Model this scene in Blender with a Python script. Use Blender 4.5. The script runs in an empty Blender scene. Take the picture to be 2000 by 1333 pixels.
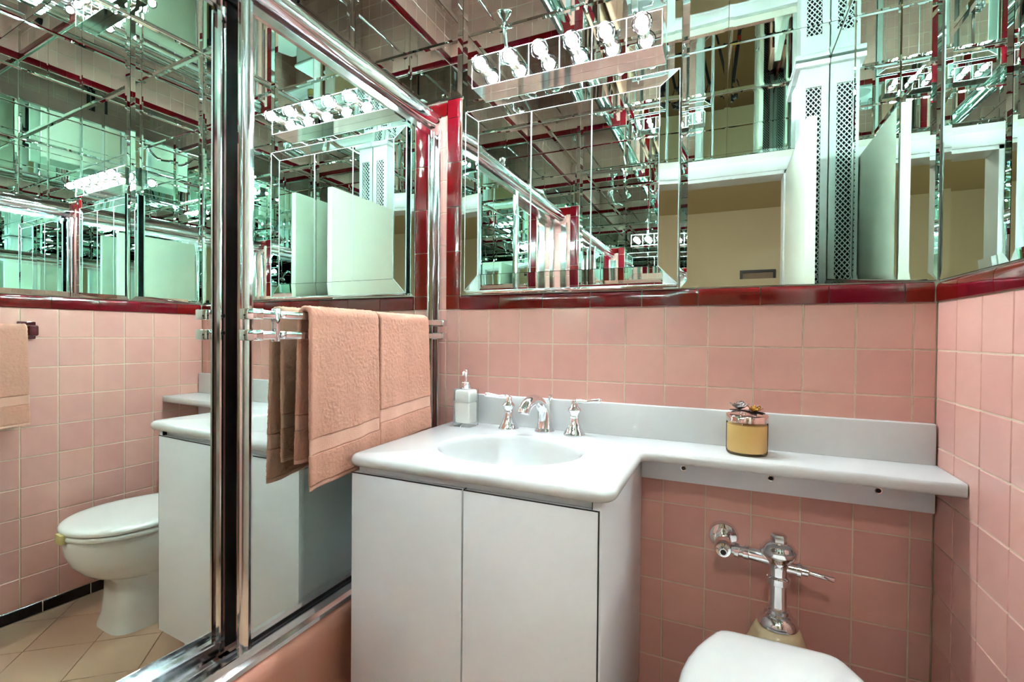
import bpy, bmesh, math, random
from mathutils import Vector, Matrix

random.seed(7)
SC = bpy.context.scene
COL = SC.collection

# ------------------------------------------------------------------ camera, world, exposure
CAM = Vector((0.8032, -1.4229, 1.0557))
YAW, PITCH, ROLL, FPX, PU, PV = 0.4314, -0.0110, 0.0091, 948.36, 975.06, 665.51
cam_data = bpy.data.cameras.new('camera')
cam_data.sensor_width = 36.0
cam_data.lens = FPX / 2000.0 * 36.0
cam_data.shift_x = (1000.0 - PU) / 2000.0
cam_data.shift_y = (PV - 666.5) / 2000.0
cam_data.clip_start = 0.004
cam = bpy.data.objects.new('camera', cam_data)
COL.objects.link(cam)
fw = Vector((-math.sin(YAW), math.cos(YAW), 0)); rt = Vector((math.cos(YAW), math.sin(YAW), 0)); up = Vector((0, 0, 1))
fw2 = math.cos(PITCH) * fw + math.sin(PITCH) * up
up2 = -math.sin(PITCH) * fw + math.cos(PITCH) * up
rt3 = math.cos(ROLL) * rt + math.sin(ROLL) * up2
up3 = -math.sin(ROLL) * rt + math.cos(ROLL) * up2
cam.matrix_world = Matrix(((rt3.x, up3.x, -fw2.x, CAM.x), (rt3.y, up3.y, -fw2.y, CAM.y), (rt3.z, up3.z, -fw2.z, CAM.z), (0, 0, 0, 1)))
SC.camera = cam

world = bpy.data.worlds.new('world'); SC.world = world
world.use_nodes = True
world.node_tree.nodes['Background'].inputs[0].default_value = (0.9, 0.87, 0.8, 1)
world.node_tree.nodes['Background'].inputs[1].default_value = 0.3
SC.view_settings.view_transform = 'Standard'
SC.view_settings.look = 'None'
SC.view_settings.gamma = 1.0
SC.view_settings.use_curve_mapping = False
SC.view_settings.exposure = 0.12
cy = SC.cycles
cy.use_light_tree = False
cy.max_bounces = 12; cy.glossy_bounces = 12; cy.diffuse_bounces = 3; cy.transmission_bounces = 10; cy.transparent_max_bounces = 24
cy.sample_clamp_indirect = 0.0
cy.sample_clamp_direct = 0.0
cy.use_adaptive_sampling = True; cy.adaptive_threshold = 0.06; cy.adaptive_min_samples = 16
cy.blur_glossy = 0.3
cy.caustics_reflective = True; cy.caustics_refractive = False

BULB_POWER = 560.0     # emission strength of a glowing bulb core
HALL_POWER = 70.0      # emission strength of the added, unseen hall fill lamp

# ------------------------------------------------------------------ room measures (metres)
XR = 1.247             # right wall
XL = -0.93             # tub side wall
YF = -1.50             # front wall (with the doorway)
ZC = 2.385             # ceiling
T = 0.1095             # pink tile pitch
ZP = 1.14              # top of the pink wainscot
ZM = 1.189             # bottom of the wall mirrors
ZT = 1.797             # top of the pink tile in the tub recess

# ------------------------------------------------------------------ materials
def _mat(name):
    m = bpy.data.materials.new(name); m.use_nodes = True
    return m, m.node_tree.nodes, m.node_tree.links, m.node_tree.nodes['Principled BSDF']

def srgb(r, g, b):
    f = lambda c: (c / 255 / 12.92) if c / 255 <= 0.04045 else ((c / 255 + 0.055) / 1.055) ** 2.4
    return (f(r), f(g), f(b), 1.0)

def pbr(name, col, rough=0.4, metal=0.0, spec=0.5, coat=0.0, noise=0.0, nscale=8.0, bump=0.0, bscale=60.0, rnd=0.0, sss=0.0):
    m, n, l, b = _mat(name)
    b.inputs['Base Color'].default_value = col
    b.inputs['Roughness'].default_value = rough
    b.inputs['Metallic'].default_value = metal
    b.inputs['Specular IOR Level'].default_value = spec
    b.inputs['Coat Weight'].default_value = coat
    b.inputs['Coat Roughness'].default_value = 0.05
    if sss: b.inputs['Subsurface Weight'].default_value = sss; b.inputs['Subsurface Scale'].default_value = 0.01
    tc = n.new('ShaderNodeTexCoord')
    src = None
    if noise or rnd:
        hs = n.new('ShaderNodeHueSaturation'); hs.inputs['Color'].default_value = col
        val = n.new('ShaderNodeMath'); val.operation = 'MULTIPLY_ADD'
        if noise:
            tx = n.new('ShaderNodeTexNoise'); tx.inputs['Scale'].default_value = nscale; tx.inputs['Detail'].default_value = 4
            l.new(tc.outputs['Object'], tx.inputs['Vector'])
            l.new(tx.outputs['Fac'], val.inputs[0])
        else:
            val.inputs[0].default_value = 0.5
        val.inputs[1].default_value = noise; val.inputs[2].default_value = 1.0 - noise * 0.5
        if rnd:
            oi = n.new('ShaderNodeObjectInfo')
            v2 = n.new('ShaderNodeMath'); v2.operation = 'MULTIPLY_ADD'
            l.new(oi.outputs['Random'], v2.inputs[0]); v2.inputs[1].default_value = rnd; v2.inputs[2].default_value = -rnd * 0.5
            ad = n.new('ShaderNodeMath'); ad.operation = 'ADD'
            l.new(val.outputs[0], ad.inputs[0]); l.new(v2.outputs[0], ad.inputs[1])
            l.new(ad.outputs[0], hs.inputs['Value'])
            hh = n.new('ShaderNodeMath'); hh.operation = 'MULTIPLY_ADD'
            l.new(oi.outputs['Random'], hh.inputs[0]); hh.inputs[1].default_value = rnd * 0.12; hh.inputs[2].default_value = 0.5 - rnd * 0.06
            l.new(hh.outputs[0], hs.inputs['Hue'])
        else:
            l.new(val.outputs[0], hs.inputs['Value'])
        l.new(hs.outputs['Color'], b.inputs['Base Color'])
    if bump:
        tb = n.new('ShaderNodeTexNoise'); tb.inputs['Scale'].default_value = bscale; tb.inputs['Detail'].default_value = 3
        l.new(tc.outputs['Object'], tb.inputs['Vector'])
        bp = n.new('ShaderNodeBump'); bp.inputs['Strength'].default_value = bump; bp.inputs['Distance'].default_value = 0.002
        l.new(tb.outputs['Fac'], bp.inputs['Height']); l.new(bp.outputs['Normal'], b.inputs['Normal'])
    return m

def mirror_mat(name, col):
    m, n, l, b = _mat(name)
    g = n.new('ShaderNodeBsdfGlossy'); g.inputs['Color'].default_value = col; g.inputs['Roughness'].default_value = 0.0
    l.new(g.outputs[0], n['Material Output'].inputs['Surface'])
    return m

def thin_glass(name, col, refl=0.12):
    m, n, l, b = _mat(name)
    t = n.new('ShaderNodeBsdfTransparent'); t.inputs['Color'].default_value = col
    g = n.new('ShaderNodeBsdfGlossy'); g.inputs['Roughness'].default_value = 0.02
    fr = n.new('ShaderNodeLayerWeight'); fr.inputs['Blend'].default_value = refl
    mx = n.new('ShaderNodeMixShader')
    l.new(fr.outputs['Fresnel'], mx.inputs[0]); l.new(t.outputs[0], mx.inputs[1]); l.new(g.outputs[0], mx.inputs[2])
    l.new(mx.outputs[0], n['Material Output'].inputs['Surface'])
    return m

def emit(name, col, strength):
    m, n, l, b = _mat(name)
    e = n.new('ShaderNodeEmission'); e.inputs['Color'].default_value = col; e.inputs['Strength'].default_value = strength
    l.new(e.outputs[0], n['Material Output'].inputs['Surface'])
    return m

M = {
    'pink': pbr('glazed_pink_tile', srgb(216, 161, 148), 0.28, spec=0.5, noise=0.10, nscale=14, rnd=0.07, bump=0.03, bscale=30),
    'grout': pbr('cream_grout', srgb(214, 196, 172), 0.8, noise=0.25, nscale=40, bump=0.3, bscale=300),
    'red': pbr('oxblood_glaze', srgb(114, 8, 18), 0.07, spec=0.7, coat=0.6, noise=0.25, nscale=20, rnd=0.10, bump=0.05, bscale=50),
    'black': pbr('black_glaze', srgb(14, 12, 14), 0.12, noise=0.2, nscale=20),
    'mirror': mirror_mat('silvered_mirror', (0.845, 0.945, 0.908, 1)),
    'mirror_dark': pbr('mirror_edge', srgb(30, 44, 42), 0.25, metal=0.6, noise=0.3, nscale=30),
    'glass_edge': pbr('polished_glass_edge', srgb(206, 226, 220), 0.15, spec=0.8, noise=0.1, nscale=40),
    'chrome': pbr('chrome', (0.82, 0.83, 0.85, 1), 0.06, metal=1.0, noise=0.04, nscale=30),
    'alu': pbr('bright_aluminium', (0.82, 0.83, 0.85, 1), 0.10, metal=1.0, noise=0.08, nscale=25),
    'deep_black': pbr('deep_black_surface', srgb(16, 18, 17), 0.4, noise=0.2, nscale=40),
    'laminate': pbr('white_laminate', srgb(240, 243, 248), 0.38, noise=0.025, nscale=5),
    'solid': pbr('white_solid_surface', srgb(207, 207, 206), 0.18, noise=0.015, nscale=6, spec=0.5),
    'porcelain': pbr('white_porcelain', srgb(232, 232, 228), 0.10, noise=0.03, nscale=8, coat=0.4),
    'porcelain_beige': pbr('beige_porcelain', srgb(214, 196, 160), 0.14, noise=0.08, nscale=10, coat=0.3),  # beige tone for the flush horn, darker than the bowl
    'bumper': pbr('yellowed_rubber', srgb(196, 180, 120), 0.5, noise=0.1, nscale=30),
    'tub': pbr('pink_enamel', srgb(226, 160, 138), 0.10, noise=0.05, nscale=5, coat=0.5),
    'towel': pbr('peach_terry', srgb(216, 158, 136), 0.95, spec=0.1, noise=0.22, nscale=330, bump=1.0, bscale=800),
    'towel_band': pbr('peach_woven_band', srgb(218, 166, 146), 0.8, spec=0.15, noise=0.10, nscale=60, bump=0.5, bscale=500),
    'maroon': pbr('maroon_ceramic', srgb(72, 12, 20), 0.08, coat=0.5, noise=0.2, nscale=20),
    'floor': pbr('beige_floor_tile', srgb(204, 168, 142), 0.35, noise=0.14, nscale=9, rnd=0.10),
    'floor_grout': pbr('brown_grout', srgb(150, 118, 92), 0.85, noise=0.2, nscale=40),
    'paint': pbr('cream_paint', srgb(206, 202, 184), 0.5, noise=0.03, nscale=4),
    'white_paint': pbr('white_gloss_paint', srgb(210, 210, 205), 0.28, noise=0.02, nscale=6),
    'hall': pbr('beige_paint', srgb(230, 217, 184), 0.7, noise=0.04, nscale=3),
    'hall_ceiling': pbr('hall_ceiling_paint', srgb(222, 208, 172), 0.8, noise=0.04, nscale=3),
    'wood': pbr('oak_floor', srgb(120, 84, 52), 0.4, noise=0.35, nscale=12),
    'bulb_glass': thin_glass('clear_bulb_glass', (0.97, 0.98, 1.0, 1), 0.10),
    'core': emit('bulb_filament', (0.88, 0.94, 1.0, 1), BULB_POWER),
    'brass': pbr('socket_metal', (0.75, 0.72, 0.66, 1), 0.2, metal=1.0, noise=0.05, nscale=30),
    'lotion': pbr('white_lotion', srgb(246, 245, 241), 0.35, noise=0.02, nscale=20),
    'bottle': thin_glass('clear_bottle_glass', (0.97, 0.99, 0.985, 1), 0.18),
    'frost': pbr('frosted_glass', srgb(240, 240, 237), 0.35, noise=0.05, nscale=20),
    'wax': pbr('amber_wax', srgb(246, 210, 140), 0.4, noise=0.08, nscale=14),
    'jar': thin_glass('candle_jar_glass', (0.99, 0.98, 0.95, 1), 0.15),
    'copper': pbr('rose_lid_metal', (0.80, 0.70, 0.66, 1), 0.12, metal=1.0, noise=0.05, nscale=30),
    'silver': pbr('silver_petal', (0.80, 0.78, 0.78, 1), 0.22, metal=1.0, noise=0.2, nscale=60),
    'gold': pbr('gold_petal', (0.86, 0.60, 0.22, 1), 0.22, metal=1.0, noise=0.2, nscale=60),
    'dark_metal': pbr('dark_leaf_metal', (0.12, 0.10, 0.09, 1), 0.3, metal=0.9, noise=0.2, nscale=60),
    'camera_black': pbr('camera_black', srgb(24, 25, 28), 0.5, noise=0.2, nscale=60),
    'camera_red': pbr('red_anodised', srgb(170, 40, 34), 0.3, metal=0.5, noise=0.1, nscale=40),
    'lens': pbr('lens_glass', srgb(10, 12, 22), 0.05, coat=0.8, noise=0.1, nscale=20),
    'frame': pbr('black_frame', srgb(26, 22, 20), 0.4, noise=0.2, nscale=30),
    'print': pbr('picture_print', srgb(150, 130, 110), 0.6, noise=0.5, nscale=12),
    'lamp': emit('hall_fill_glow', (1.0, 0.96, 0.88, 1), HALL_POWER),
    'hole': pbr('screw_hole', srgb(12, 12, 12), 0.6, noise=0.2, nscale=40),
}

# ------------------------------------------------------------------ helpers
def thing(name, label, cat, loc=(0, 0, 0), group=None, kind=None):
    o = bpy.data.objects.new(name, None); COL.objects.link(o)
    o.empty_display_size = 0.05
    o.location = loc
    return tag(o, label, cat, group, kind)

def tag(o, label, cat, group=None, kind=None):
    o['label'] = label; o['category'] = cat
    if group: o['group'] = group
    if kind: o['kind'] = kind
    return o

def world_loc(o):
    v = Vector((0, 0, 0))
    while o is not None:
        v += o.location; o = o.parent
    return v

def link_mesh(name, me, mats, parent=None, loc=None):
    o = bpy.data.objects.new(name, me); COL.objects.link(o)
    if not me.materials:
        for m in (mats if isinstance(mats, (list, tuple)) else [mats]):
            me.materials.append(M[m] if isinstance(m, str) else m)
    if loc is not None: o.location = loc
    if parent is not None: o.parent = parent
    return o

def from_bm(name, bm, mats, parent=None, smooth=False, recalc=True):
    """vertices are in world coordinates; they are moved into the parent's space"""
    if recalc: bmesh.ops.recalc_face_normals(bm, faces=bm.faces)
    if parent is not None:
        bmesh.ops.translate(bm, verts=bm.verts, vec=-world_loc(parent))
    me = bpy.data.meshes.new(name)
    bm.to_mesh(me); bm.free()
    if smooth:
        me.polygons.foreach_set('use_smooth', [True] * len(me.polygons))
        if smooth != 'all':
            me.set_sharp_from_angle(angle=math.radians(smooth if isinstance(smooth, (int, float)) and smooth is not True else 40))
    me.update()
    return link_mesh(name, me, mats, parent)

def add_box(bm, x0, x1, y0, y1, z0, z1, bevel=0.0, seg=2):
    r = bmesh.ops.create_cube(bm, size=1.0)
    vs = r['verts']
    for v in vs:
        v.co = Vector(((x0 + x1) / 2 + v.co.x * (x1 - x0), (y0 + y1) / 2 + v.co.y * (y1 - y0), (z0 + z1) / 2 + v.co.z * (z1 - z0)))
    if bevel:
        es = list({e for v in vs for e in v.link_edges})
        bmesh.ops.bevel(bm, geom=es, offset=bevel, segments=seg, affect='EDGES', profile=0.5)

def box(name, x0, x1, y0, y1, z0, z1, mat, parent=None, bevel=0.0, seg=2, smooth=None):
    bm = bmesh.new(); add_box(bm, x0, x1, y0, y1, z0, z1, bevel, seg)
    return from_bm(name, bm, mat, parent, smooth=(40 if bevel and smooth is None else (smooth or False)))

def add_prism(bm, prof, axis, a0, a1):
    """prof: closed polygon of 2D points in the two other axes (cyclic order x,y,z), extruded along axis"""
    def P(q, a):
        return {'x': (a, q[0], q[1]), 'y': (q[0], a, q[1]), 'z': (q[0], q[1], a)}[axis]
    v0 = [bm.verts.new(P(q, a0)) for q in prof]; v1 = [bm.verts.new(P(q, a1)) for q in prof]
    n = len(prof)
    for i in range(n):
        bm.faces.new((v0[i], v0[(i + 1) % n], v1[(i + 1) % n], v1[i]))
    bm.faces.new(v0); bm.faces.new(list(reversed(v1)))

def prism(name, prof, axis, a0, a1, mat, parent=None, smooth=False):
    bm = bmesh.new(); add_prism(bm, prof, axis, a0, a1)
    return from_bm(name, bm, mat, parent, smooth=smooth)

def add_lathe(bm, prof, c=(0, 0, 0), seg=32, mtx=None, caps=True, sx=1.0, sy=1.0):
    rings = []
    c = Vector(c)
    for r, z in prof:
        ring = []
        for k in range(seg):
            a = 2 * math.pi * k / seg
            p = Vector((r * math.cos(a) * sx, r * math.sin(a) * sy, z))
            if mtx: p = mtx @ p
            ring.append(bm.verts.new(c + p))
        rings.append(ring)
    for i in range(len(rings) - 1):
        for k in range(seg):
            bm.faces.new((rings[i][k], rings[i][(k + 1) % seg], rings[i + 1][(k + 1) % seg], rings[i + 1][k]))
    if caps:
        bm.faces.new(list(reversed(rings[0]))); bm.faces.new(rings[-1])

def lathe(name, prof, c, mat, parent=None, seg=32, mtx=None, caps=True, smooth=35, sx=1.0, sy=1.0):
    bm = bmesh.new(); add_lathe(bm, prof, c, seg, mtx, caps, sx, sy)
    return from_bm(name, bm, mat, parent, smooth=smooth)

def axis_mtx(direction):
    return Vector((0, 0, 1)).rotation_difference(Vector(direction).normalized()).to_matrix()

def smooth_path(pts, sub=6):
    out = []
    P = [Vector(p) for p in pts]
    for i in range(len(P) - 1):
        p0 = P[max(i - 1, 0)]; p1 = P[i]; p2 = P[i + 1]; p3 = P[min(i + 2, len(P) - 1)]
        for k in range(sub):
            t = k / sub
            out.append(0.5 * ((2 * p1) + (p2 - p0) * t + (2 * p0 - 5 * p1 + 4 * p2 - p3) * t * t + (3 * p1 - p0 - 3 * p2 + p3) * t ** 3))
    out.append(P[-1])
    return out

def add_tube(bm, pts, rad, seg=12, flat=1.0, updir=(0, 0, 1)):
    P = [Vector(p) for p in pts]; n = len(P)
    R = rad if isinstance(rad, (list, tuple)) else [rad] * n
    rings = []; prev = None
    for i in range(n):
        t = (P[min(i + 1, n - 1)] - P[max(i - 1, 0)]).normalized()
        if prev is None:
            ref = Vector(updir)
            if abs(t.dot(ref)) > 0.95: ref = Vector((1, 0, 0))
            a = (ref - t * ref.dot(t)).normalized()
        else:
            a = (prev - t * prev.dot(t)).normalized()
        prev = a
        b = t.cross(a)
        rings.append([bm.verts.new(P[i] + a * math.cos(2 * math.pi * k / seg) * R[i] + b * math.sin(2 * math.pi * k / seg) * R[i] * flat) for k in range(seg)])
    for i in range(n - 1):
        for k in range(seg):
            bm.faces.new((rings[i][k], rings[i][(k + 1) % seg], rings[i + 1][(k + 1) % seg], rings[i + 1][k]))
    bm.faces.new(list(reversed(rings[0]))); bm.faces.new(rings[-1])

def tube(name, pts, rad, mat, parent=None, seg=12, flat=1.0, smooth=50, updir=(0, 0, 1)):
    bm = bmesh.new(); add_tube(bm, pts, rad, seg, flat, updir)
    return from_bm(name, bm, mat, parent, smooth=smooth)

def interp(rs, n):
    out = []
    for i in range(n):
        t = i / (n - 1) * (len(rs) - 1); k = min(int(t), len(rs) - 2)
        out.append(rs[k] + (rs[k + 1] - rs[k]) * (t - k))
    return out

# planes of the room: (u, v, d) -> xyz with d pointing into the room
PL = {
    'back': lambda u, v, d: (u, -d, v),
    'right': lambda u, v, d: (XR - d, u, v),
    'left': lambda u, v, d: (XL + d, u, v),
    'front': lambda u, v, d: (u, YF + d, v),
    'ceiling': lambda u, v, d: (u, v, ZC - d),
    'floor': lambda u, v, d: (u, v, d),
}
_cache = {}
def tile_mesh(plane, w, h, mat, depth=0.0045, inset=0.0016):
    key = (plane, round(w, 4), round(h, 4), mat)
    if key in _cache: return _cache[key]
    f = PL[plane]; o = Vector(f(0, 0, 0))
    bm = bmesh.new()
    def ring(i, d):
        return [bm.verts.new(Vector(f(s * (w / 2 - i), t * (h / 2 - i), d)) - o) for s, t in ((-1, -1), (1, -1), (1, 1), (-1, 1))]
    a = ring(0, -depth); b = ring(0.0004, -0.0013); c = ring(inset, 0.0)
    for p, q in ((a, b), (b, c)):
        for k in range(4): bm.faces.new((p[k], p[(k + 1) % 4], q[(k + 1) % 4], q[k]))
    bm.faces.new(c)
    bmesh.ops.recalc_face_normals(bm, faces=bm.faces)
    n = Vector(f(0, 0, 1)) - o
    top = bm.faces[-1] if False else None
    bm.faces.ensure_lookup_table()
    if bm.faces[len(bm.faces) - 1].normal.dot(n) < 0: bmesh.ops.reverse_faces(bm, faces=bm.faces)
    me = bpy.data.meshes.new('tile'); bm.to_mesh(me); bm.free(); me.materials.append(M[mat])
    _cache[key] = me
    return me

def lay_tiles(plane, us, vs, parent, mat='pink', name='tile', gap=0.0023, skip=None):
    f = PL[plane]
    us = sorted(us); vs = sorted(vs)
    for i in range(len(us) - 1):
        for j in range(len(vs) - 1):
            w = us[i + 1] - us[i] - gap; h = vs[j + 1] - vs[j] - gap
            if w < 0.004 or h < 0.004: continue
            u = (us[i] + us[i + 1]) / 2; v = (vs[j] + vs[j + 1]) / 2
            if skip and skip(us[i], us[i + 1], vs[j], vs[j + 1]): continue
            o = link_mesh(name, tile_mesh(plane, w, h, mat), mat, parent)
            o.location = Vector(f(u, v, random.uniform(-0.0002, 0.0002))) - world_loc(parent)

def mirror_panel(plane, u0, u1, v0, v1, parent, bev=0.018, drop=0.0010, gap=0.0012, tilt=0.0):
    f = PL[plane]
    u0 += gap; u1 -= gap; v0 += gap; v1 -= gap
    bm = bmesh.new()
    def ring(i, d):
        return [bm.verts.new(f(u, v, d)) for u, v in ((u0 + i, v0 + i), (u1 - i, v0 + i), (u1 - i, v1 - i), (u0 + i, v1 - i))]
    a = ring(0, -0.006); b = ring(0, -drop); c = ring(bev, 0.0)
    for p, q, mi in ((a, b, 1), (b, c, 0)):
        for k in range(4):
            fc = bm.faces.new((p[k], p[(k + 1) % 4], q[(k + 1) % 4], q[k])); fc.material_index = mi
    bm.faces.new(c)
    return from_bm('mirror_panel', bm, ['mirror', 'mirror_dark'], parent)

def bullnose(plane, along, u0, u1, v0, h, parent, flip=False, mat='red', gap=0.002, name='trim_tile'):
    """one glazed bullnose trim tile; 'along' is the in-plane axis (u or v) it runs along"""
    f = PL[plane]
    prof = [(0, -0.0045), (0, 0.003), (0.002, 0.0048), (h * 0.55, 0.0055), (h * 0.72, 0.0052), (h * 0.86, 0.0036), (h * 0.95, 0.0008), (h, -0.0045)]
    bm = bmesh.new()
    ends = []
    for a in (u0 + gap / 2, u1 - gap / 2):
        ring = []
        for q, d in prof:
            w = v0 + (h - q if flip else q)
            ring.append(bm.verts.new(f(a, w, d) if along == 'u' else f(w, a, d)))
        ends.append(ring)
    n = len(prof)
    for k in range(n):
        bm.faces.new((ends[0][k], ends[0][(k + 1) % n], ends[1][(k + 1) % n], ends[1][k]))
    bm.faces.new(ends[0]); bm.faces.new(list(reversed(ends[1])))
    return from_bm(name, bm, mat, parent, smooth=35)

def spaced(a, b, first, pitch):
    """cut positions between a and b on the grid first + k*pitch"""
    out = [a]
    k = math.ceil((a - first) / pitch + 1e-6)
    while first + k * pitch < b - 1e-6:
        out.append(first + k * pitch); k += 1
    out.append(b)
    return out

# ------------------------------------------------------------------ setting: shell
ROWS = [ZP - k * T for k in range(11)]                 # wainscot rows, down to 0.045
ROWS_UP = [ZP + k * T for k in range(7)]               # tub recess rows, up to ZT
ROWS_TUB = [z for z in ROWS if z > 0.40] + [0.372]
G = 0.0016                                             # grout lies this far behind the tile faces

def struct(name, bm_or_none, mat, label, cat):
    pass

def shell_box(name, boxes, mat, label, cat):
    bm = bmesh.new()
    for b in boxes: add_box(bm, *b)
    o = from_bm(name, bm, mat)
    return tag(o, label, cat, kind='structure')

def child_box(name, parent, b, mat):
    return box(name, *b, mat, parent)

# back wall
wall_back = shell_box('wall_back', [(XL - 0.1, XR + 0.1, 0.006, 0.12, -0.05, ZC + 0.1)], 'paint', 'back wall of pink tile and mirror behind the vanity', 'wall')
child_box('grout', wall_back, (XL, XR, G, 0.0061, 0.0, ZP + 0.02), 'grout')
child_box('grout', wall_back, (XL, 0.004, G, 0.0061, ZP + 0.02, 1.845), 'grout')
hidden = lambda a, b, c, d: (a > -0.02 and b < 0.63 and d < 0.75) or (a > 0.005 and d < 0.8655 and c > 0.78)
lay_tiles('back', spaced(-0.05, XR, 0.0, T), ROWS, wall_back, skip=hidden)
lay_tiles('back', spaced(XL, -0.05, 0.0, T), ROWS_TUB, wall_back)
lay_tiles('back', spaced(XL, -0.05, 0.0, T), ROWS_UP, wall_back)
lay_tiles('back', spaced(0.0, XR, 0.0, T), [0.0, 0.045], wall_back, mat='black', name='base_tile', skip=lambda a, b, c, d: b < 0.6)
for a, b in zip(*(lambda s: (s[:-1], s[1:]))(spaced(0.004, XR - 0.006, 0.0, 0.1483))):
    if b - a > 0.006: bullnose('back', 'u', a, b, ZP, 0.047, wall_back)
for a, b in zip(*(lambda s: (s[:-1], s[1:]))([ZP, ZP + 0.047] + [ZP + 0.047 + 0.149 * k for k in range(1, 5)] + [1.845])):
    if b - a > 0.02: bullnose('back', 'v', a, b, -0.05, 0.053, wall_back)
for a, b in zip(*(lambda s: (s[:-1], s[1:]))(spaced(XL, -0.05, -0.05, 0.149))):
    bullnose('back', 'u', a, b, ZT, 0.047, wall_back)
mirror_panel('back', 0.005, 0.692, ZM, ZC, wall_back)
mirror_panel('back', 0.692, XR, ZM, ZC, wall_back)
mirror_panel('back', -0.455, 0.005, 1.853, ZC, wall_back)
mirror_panel('back', XL, -0.455, 1.853, ZC, wall_back)

box('mirror_channel', XL + 0.002, 0.004, -0.007, 0.005, 1.8455, 1.853, 'alu', wall_back)

# right wall
wall_right = shell_box('wall_right', [(XR + 0.006, XR + 0.12, YF - 0.12, 0.12, -0.05, ZC + 0.1)], 'paint', 'right wall of pink tile and mirror beside the toilet', 'wall')
child_box('grout', wall_right, (XR + G, XR + 0.0061, YF, 0.0, 0.0, ZP + 0.02), 'grout')
lay_tiles('right', spaced(YF, 0.0, -0.1006, T), ROWS, wall_right)
for a, b in zip(*(lambda s: (s[:-1], s[1:]))(spaced(YF, -0.006, -0.1148, 0.1483))):
    bullnose('right', 'u', a, b, ZP, 0.047, wall_right)
for a, b in ((-0.30, 0.0), (-0.82, -0.30), (-1.33, -0.82)):
    mirror_panel('right', a, b, ZM, ZC, wall_right)
bb = thing('baseboard_right', 'black glazed tile skirting along the right wall', 'baseboard', (XR, 0, 0), kind='structure')
lay_tiles('right', spaced(YF, 0.0, -0.14, 0.1483), [0.0, 0.045], bb, mat='black', name='base_tile')

# tub side wall (seen above the door header and in the mirrors)
wall_left = shell_box('wall_left', [(XL - 0.12, XL - 0.006, YF - 0.12, 0.12, -0.05, ZC + 0.1)], 'paint', 'pink tiled long wall of the tub recess', 'wall')
child_box('grout', wall_left, (XL - 0.0061, XL - G, YF, 0.0, 0.3, 1.845), 'grout')
lay_tiles('left', spaced(YF, 0.0, -0.1006, T), ROWS_TUB, wall_left)
lay_tiles('left', spaced(YF, 0.0, -0.1006, T), ROWS_UP, wall_left)
for a, b in zip(*(lambda s: (s[:-1], s[1:]))(spaced(YF, 0.0, -0.1148, 0.1483))):
    bullnose('left', 'u', a, b, ZT, 0.047, wall_left)
for a, b in ((-0.499, 0.0), (-1.021, -0.499), (YF, -1.021)):
    mirror_panel('left', a, b, 1.847, ZC, wall_left)

# front wall with the doorway
DX0, DX1, DZ = 0.556, 1.100, 1.932
wall_front = shell_box('wall_front', [(XL - 0.1, DX0, YF - 0.12, YF - 0.006, -0.05, ZC + 0.1), (DX1, XR + 0.1, YF - 0.12, YF - 0.006, -0.05, ZC + 0.1), (DX0 - 0.001, DX1 + 0.001, YF - 0.12, YF - 0.006, DZ, ZC + 0.1)], 'paint', 'front wall with the doorway, seen only in the mirrors', 'wall')
child_box('grout', wall_front, (XL, 0.49, YF - 0.0061, YF - G, 0.0, ZP + 0.02), 'grout')
child_box('grout', wall_front, (XL, 0.004, YF - 0.0061, YF - G, ZP + 0.02, 1.845), 'grout')
lay_tiles('front', spaced(XL, -0.05, 0.0, T), ROWS_TUB, wall_front)
lay_tiles('front', spaced(XL, -0.05, 0.0, T), ROWS_UP, wall_front)
lay_tiles('front', spaced(-0.05, 0.49, 0.0, T), ROWS, wall_front)
lay_tiles('front', spaced(0.0, 0.49, 0.0, 0.1483), [0.0, 0.045], wall_front, mat='black', name='base_tile')
for a, b in zip(*(lambda s: (s[:-1], s[1:]))(spaced(0.004, 0.49, 0.0, 0.1483))):
    if b - a > 0.006: bullnose('front', 'u', a, b, ZP, 0.047, wall_front)
for a, b in zip(*(lambda s: (s[:-1], s[1:]))([ZP, ZP + 0.047] + [ZP + 0.047 + 0.149 * k for k in range(1, 5)] + [1.845])):
    if b - a > 0.02: bullnose('front', 'v', a, b, -0.05, 0.053, wall_front)
for a, b in zip(*(lambda s: (s[:-1], s[1:]))(spaced(XL, -0.05, -0.05, 0.149))):
    bullnose('front', 'u', a, b, ZT, 0.047, wall_front)
mirror_panel('front', 0.005, 0.49, ZM, 2.035, wall_front)
mirror_panel('front', 0.005, 0.49, 2.035, ZC, wall_front)
mirror_panel('front', 0.49, 1.13, 2.035, ZC, wall_front)
mirror_panel('front', XL, 0.005, 1.847, ZC, wall_front)

# ceiling of bevelled mirror squares
ceiling = shell_box('ceiling', [(XL - 0.1, XR + 0.1, YF - 0.12, 0.12, ZC + 0.006, ZC + 0.1)], 'paint', 'mirrored ceiling of large silver squares with chamfered rims', 'ceiling')
cx_ = [XL, -0.766, -0.241, 0.285, 0.81, XR]; cy_ = [YF, -1.021, -0.499, 0.0]
for i in range(len(cx_) - 1):
    for j in range(len(cy_) - 1):
        mirror_panel('ceiling', cx_[i], cx_[i + 1], cy_[j], cy_[j + 1], ceiling, bev=0.016)

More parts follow.
